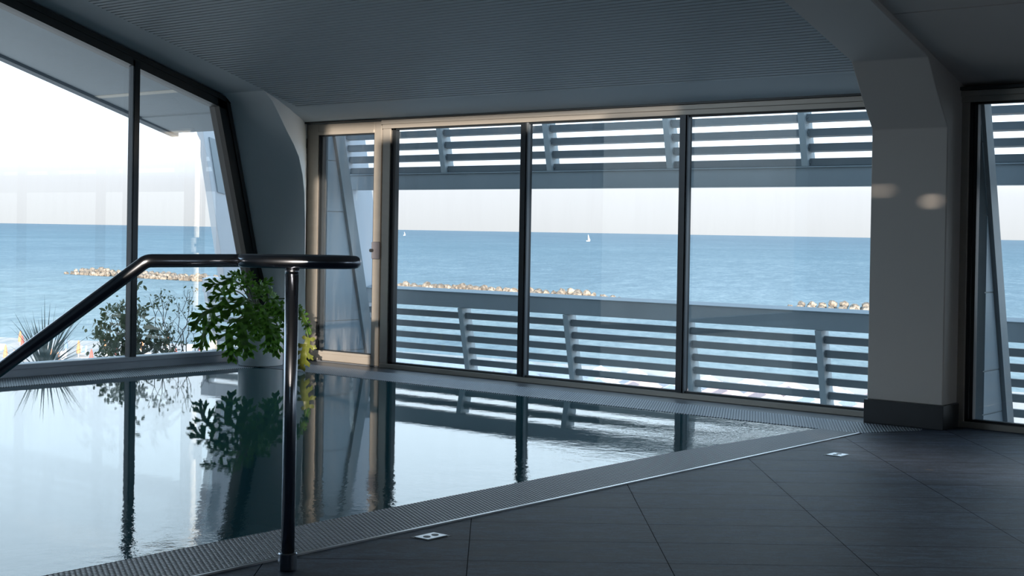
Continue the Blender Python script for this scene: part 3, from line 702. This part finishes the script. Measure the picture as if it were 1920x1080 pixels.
def rockmesh(s):
    bm=bmesh.new(); bmesh.ops.create_icosphere(bm,subdivisions=2,radius=1)
    for v in bm.verts:
        n=noise.noise(v.co*1.3+Vector((s*7.1,s*3.3,0))); m_=noise.noise(v.co*3+Vector((s,0,s*5)))
        v.co*=1+.38*n+.14*m_; v.co.z*=.78
    me=bpy.data.meshes.new('boulder'); bmesh.ops.recalc_face_normals(bm,faces=bm.faces[:]); bm.to_mesh(me); bm.free(); me.materials.append(rockm); return me
rm=[rockmesh(i) for i in range(7)]
def rocks(x0,x1,n,yc,label,group,hs=1.0,seed=1):
    r=random.Random(seed); nr=n//3
    for i in range(nr*3):
        rw=i%3; t=(i//3+.5+(.5 if rw==1 else 0))/nr; t=min(t,.999); x=x0+(x1-x0)*t+r.uniform(-.2,.2); end=min(t,1-t); hh=hs*(.6+.4*min(1,end*7))
        s=hh*r.uniform(.78,1.12)
        o=bpy.data.objects.new('boulder',rm[r.randrange(7)]); COL.objects.link(o)
        o.location=(x,yc+(-2.3,0,2.3)[rw]+r.uniform(-.2,.2),SZ+(.3,.95,.3)[rw]*hh+r.uniform(-.1,.45)); o.scale=(s*r.uniform(.85,1.05),s*r.uniform(.85,1.0),s*r.uniform(.9,1.35)); o.rotation_euler=(r.uniform(-.3,.3),r.uniform(-.3,.3),r.uniform(0,6.28))
        tag(o,label,'rock',group)
rocks(-357,-288,84,236,'pale boulder in the breakwater seen through the left window','boulders of the left breakwater',1.0,1)
rocks(-236,-168,96,238,'sunlit beige boulder in the breakwater behind the balustrade rail','boulders of the middle breakwater',1.15,2)
rocks(-136,-96,54,250,'sunlit boulder in the short breakwater beside the column','boulders of the right breakwater',1.0,3)

# sailing boats
sailm=simple('sail cloth',(.95,.95,.95),.8); hullm=simple('hull paint',(.8,.82,.85),.5)
def boat(x,y,h,label):
    e=empty('sailing_boat',(x,y,SZ),label,'boat')
    bm=bmesh.new(); lft=Vector((-.77,-.64,0)); 
    L_=h*.55; o=Vector((x,y,SZ))
    ps=[o+lft*(-L_*.5)+Vector((0,0,h*.10)),o+lft*(L_*.5)+Vector((0,0,h*.12)),o+lft*(L_*.35),o+lft*(-L_*.42)]
    off=Vector((.64,-.77,0))*h*.08
    A1=[bm.verts.new(p-off) for p in ps]; A2=[bm.verts.new(p+off) for p in ps]
    bm.faces.new(A1); bm.faces.new(A2[::-1])
    for i in range(4): bm.faces.new((A1[i],A1[(i+1)%4],A2[(i+1)%4],A2[i]))
    finish('hull',bm,hullm,e)
    bm=bmesh.new(); tube(bm,[o+Vector((0,0,h*.1)),o+Vector((0,0,h))],h*.01,6); finish('mast',bm,hullm,e)
    bm=bmesh.new(); ps=[o+Vector((0,0,h*.15)),o+lft*(-h*.30)+Vector((0,0,h*.18)),o+Vector((0,0,h*.98))]
    off2=off*.1; A1=[bm.verts.new(p-off2) for p in ps]; A2=[bm.verts.new(p+off2) for p in ps]; bm.faces.new(A1); bm.faces.new(A2[::-1])
    for i in range(3): bm.faces.new((A1[i],A1[(i+1)%3],A2[(i+1)%3],A2[i]))
    finish('sail',bm,sailm,e)
boat(-1400,1890,11.5,'small white sailing boat near the horizon in the middle pane')
boat(-2400,2500,9,'tiny white sailing boat on the horizon beside the door frame')
boat(-1700,3900,10,'faint sailing boat on the horizon near the right of the third pane')

# closed parasols on the beach, left
def pmat(n,c): return simple(n,c,.8,var=.05)
oc=pmat('orange canvas',(.62,.26,.13)); bc=pmat('blue canvas',(.20,.30,.45)); rc=pmat('red canvas',(.50,.12,.10)); wc=pmat('white canvas',(.70,.69,.73)); pcn=pmat('pink canvas',(.62,.44,.42))
poleM=simple('parasol pole',(.7,.7,.72),.5)
def closed(x,y,mat,label,group,h=2.4):
    e=empty('closed_parasol',(x,y,SZ+.25),label,'parasol',group); o=Vector((x,y,SZ+.25))
    bm=bmesh.new(); tube(bm,[o,o+Vector((0,0,h*.45))],.05,6); finish('pole',bm,poleM,e)
    bm=bmesh.new(); lathe(bm,[(.22,h*.22),(.20,h*.5),(.13,h*.8),(.04,h)],o,9); finish('canopy',bm,mat,e)
r=random.Random(5)
cols=[(oc,'orange'),(bc,'blue'),(rc,'red'),(oc,'orange')]
k=0
for row in range(5):
    for i in range(11):
        base_=Vector((-152+i*3.7-row*.0+row*3.4,88.5+i*2.4-row*5.6,0))
        if r.random()<.18: continue
        mt,nm=cols[r.randrange(4)]; closed(base_.x+r.uniform(-.5,.5),base_.y+r.uniform(-.5,.5),mt,'closed %s beach parasol in the rows on the sand behind the yucca and shrub'%nm,'closed %s parasols on the beach'%nm,r.uniform(1.5,1.9))
def opened(x,y,mat,label,group,s=1.75):
    e=empty('open_parasol',(x,y,SZ+.25),label,'parasol',group); o=Vector((x,y,SZ+.25))
    bm=bmesh.new(); tube(bm,[o,o+Vector((0,0,2.5))],.05,6); finish('pole',bm,poleM,e)
    bm=bmesh.new(); an=math.radians(20)
    q=[o+Vector((math.cos(an+k*math.pi/2)*s,math.sin(an+k*math.pi/2)*s,2.0)) for k in range(4)]
    V=[bm.verts.new(p) for p in q]; V2=[bm.verts.new(p-Vector((0,0,.25))) for p in q]; tp=bm.verts.new(o+Vector((0,0,2.95)))
    for k in range(4): bm.faces.new((V[k],V[(k+1)%4],tp)); bm.faces.new((V[k],V[(k+1)%4],V2[(k+1)%4],V2[k]))
    finish('canopy',bm,mat,e)
for row in range(5):
    for i in range(15):
        x=-93+i*3.3+row*3.3; y=92.6+i*.5-row*4.0
        mt,nm=(pcn,'pink') if (i>7 and r.random()<.45) or r.random()<.08 else (wc,'white')
        opened(x+r.uniform(-.4,.4),y+r.uniform(-.5,.5),mt,'open %s beach parasol seen between the lower balustrade slats'%nm,'open %s parasols on the beach'%nm)
# sunbeds on the left beach
bedm=simple('sunbed canvas',(.85,.82,.82),.8)
def sunbed(x,y,a,label,group):
    e=empty('sunbed',(x,y,SZ+.25),label,'sunbed',group); m=Matrix.Translation((x,y,SZ+.25))@Matrix.Rotation(a,4,'Z')
    bm=bmesh.new(); box(bm,-.35,.35,-.95,.5,.25,.36); bmesh.ops.transform(bm,matrix=m,verts=bm.verts); finish('mattress',bm,bedm,e)
    bm=bmesh.new(); prism(bm,[(.5,.25),(.5,.36),(1.1,.95),(1.15,.88)],'x',-.35,.35); bmesh.ops.transform(bm,matrix=m,verts=bm.verts); finish('backrest',bm,bedm,e)
for row in range(6):
    for i in range(11):
        if r.random()<.2: continue
        sunbed(-150+i*3.9+row*3.3+r.uniform(-.6,.6),84+i*2.4-row*5.2+r.uniform(-.5,.5),r.uniform(.6,1.1),'white sunbed on the sand behind the left window planting','white sunbeds on the beach')

# ------------------------------------------------------------- light
wd=bpy.data.worlds.new('sky'); S.world=wd; wd.use_nodes=True; t=wd.node_tree; t.nodes.clear()
wo=t.nodes.new('ShaderNodeOutputWorld'); bg=t.nodes.new('ShaderNodeBackground'); L(t,bg.outputs[0],wo.inputs[0])
tc=t.nodes.new('ShaderNodeTexCoord'); s=t.nodes.new('ShaderNodeSeparateXYZ'); L(t,tc.outputs['Generated'],s.inputs[0])
cr=ramp(t,s.outputs[2],[(0,(.305,.312,.32)),(.03,(.34,.352,.37)),(.075,(.60,.68,.76)),(.14,(.70,.86,.99)),(.3,(.60,.79,.95)),(.6,(.34,.49,.64)),(1,(.22,.34,.48))])
L(t,cr,bg.inputs[0]); bg.inputs[1].default_value=3.0
SKY=1
sd=Vector((-.93,1,-.13)).normalized()
sl=bpy.data.lights.new('sun','SUN'); sl.energy=12.0; sl.angle=math.radians(.28); sl.color=(1,.85,.70)
so=bpy.data.objects.new('sun',sl); COL.objects.link(so); so.rotation_euler=sd.to_track_quat('-Z','Y').to_euler(); so.location=(0,-20,12)

S.view_settings.view_transform='Standard'; S.view_settings.look='None'; S.view_settings.exposure=0; S.view_settings.gamma=1; S.view_settings.use_curve_mapping=False
S.cycles.max_bounces=12; S.cycles.transparent_max_bounces=24; S.cycles.sample_clamp_indirect=6
S.cycles.caustics_reflective=True; S.cycles.caustics_refractive=False
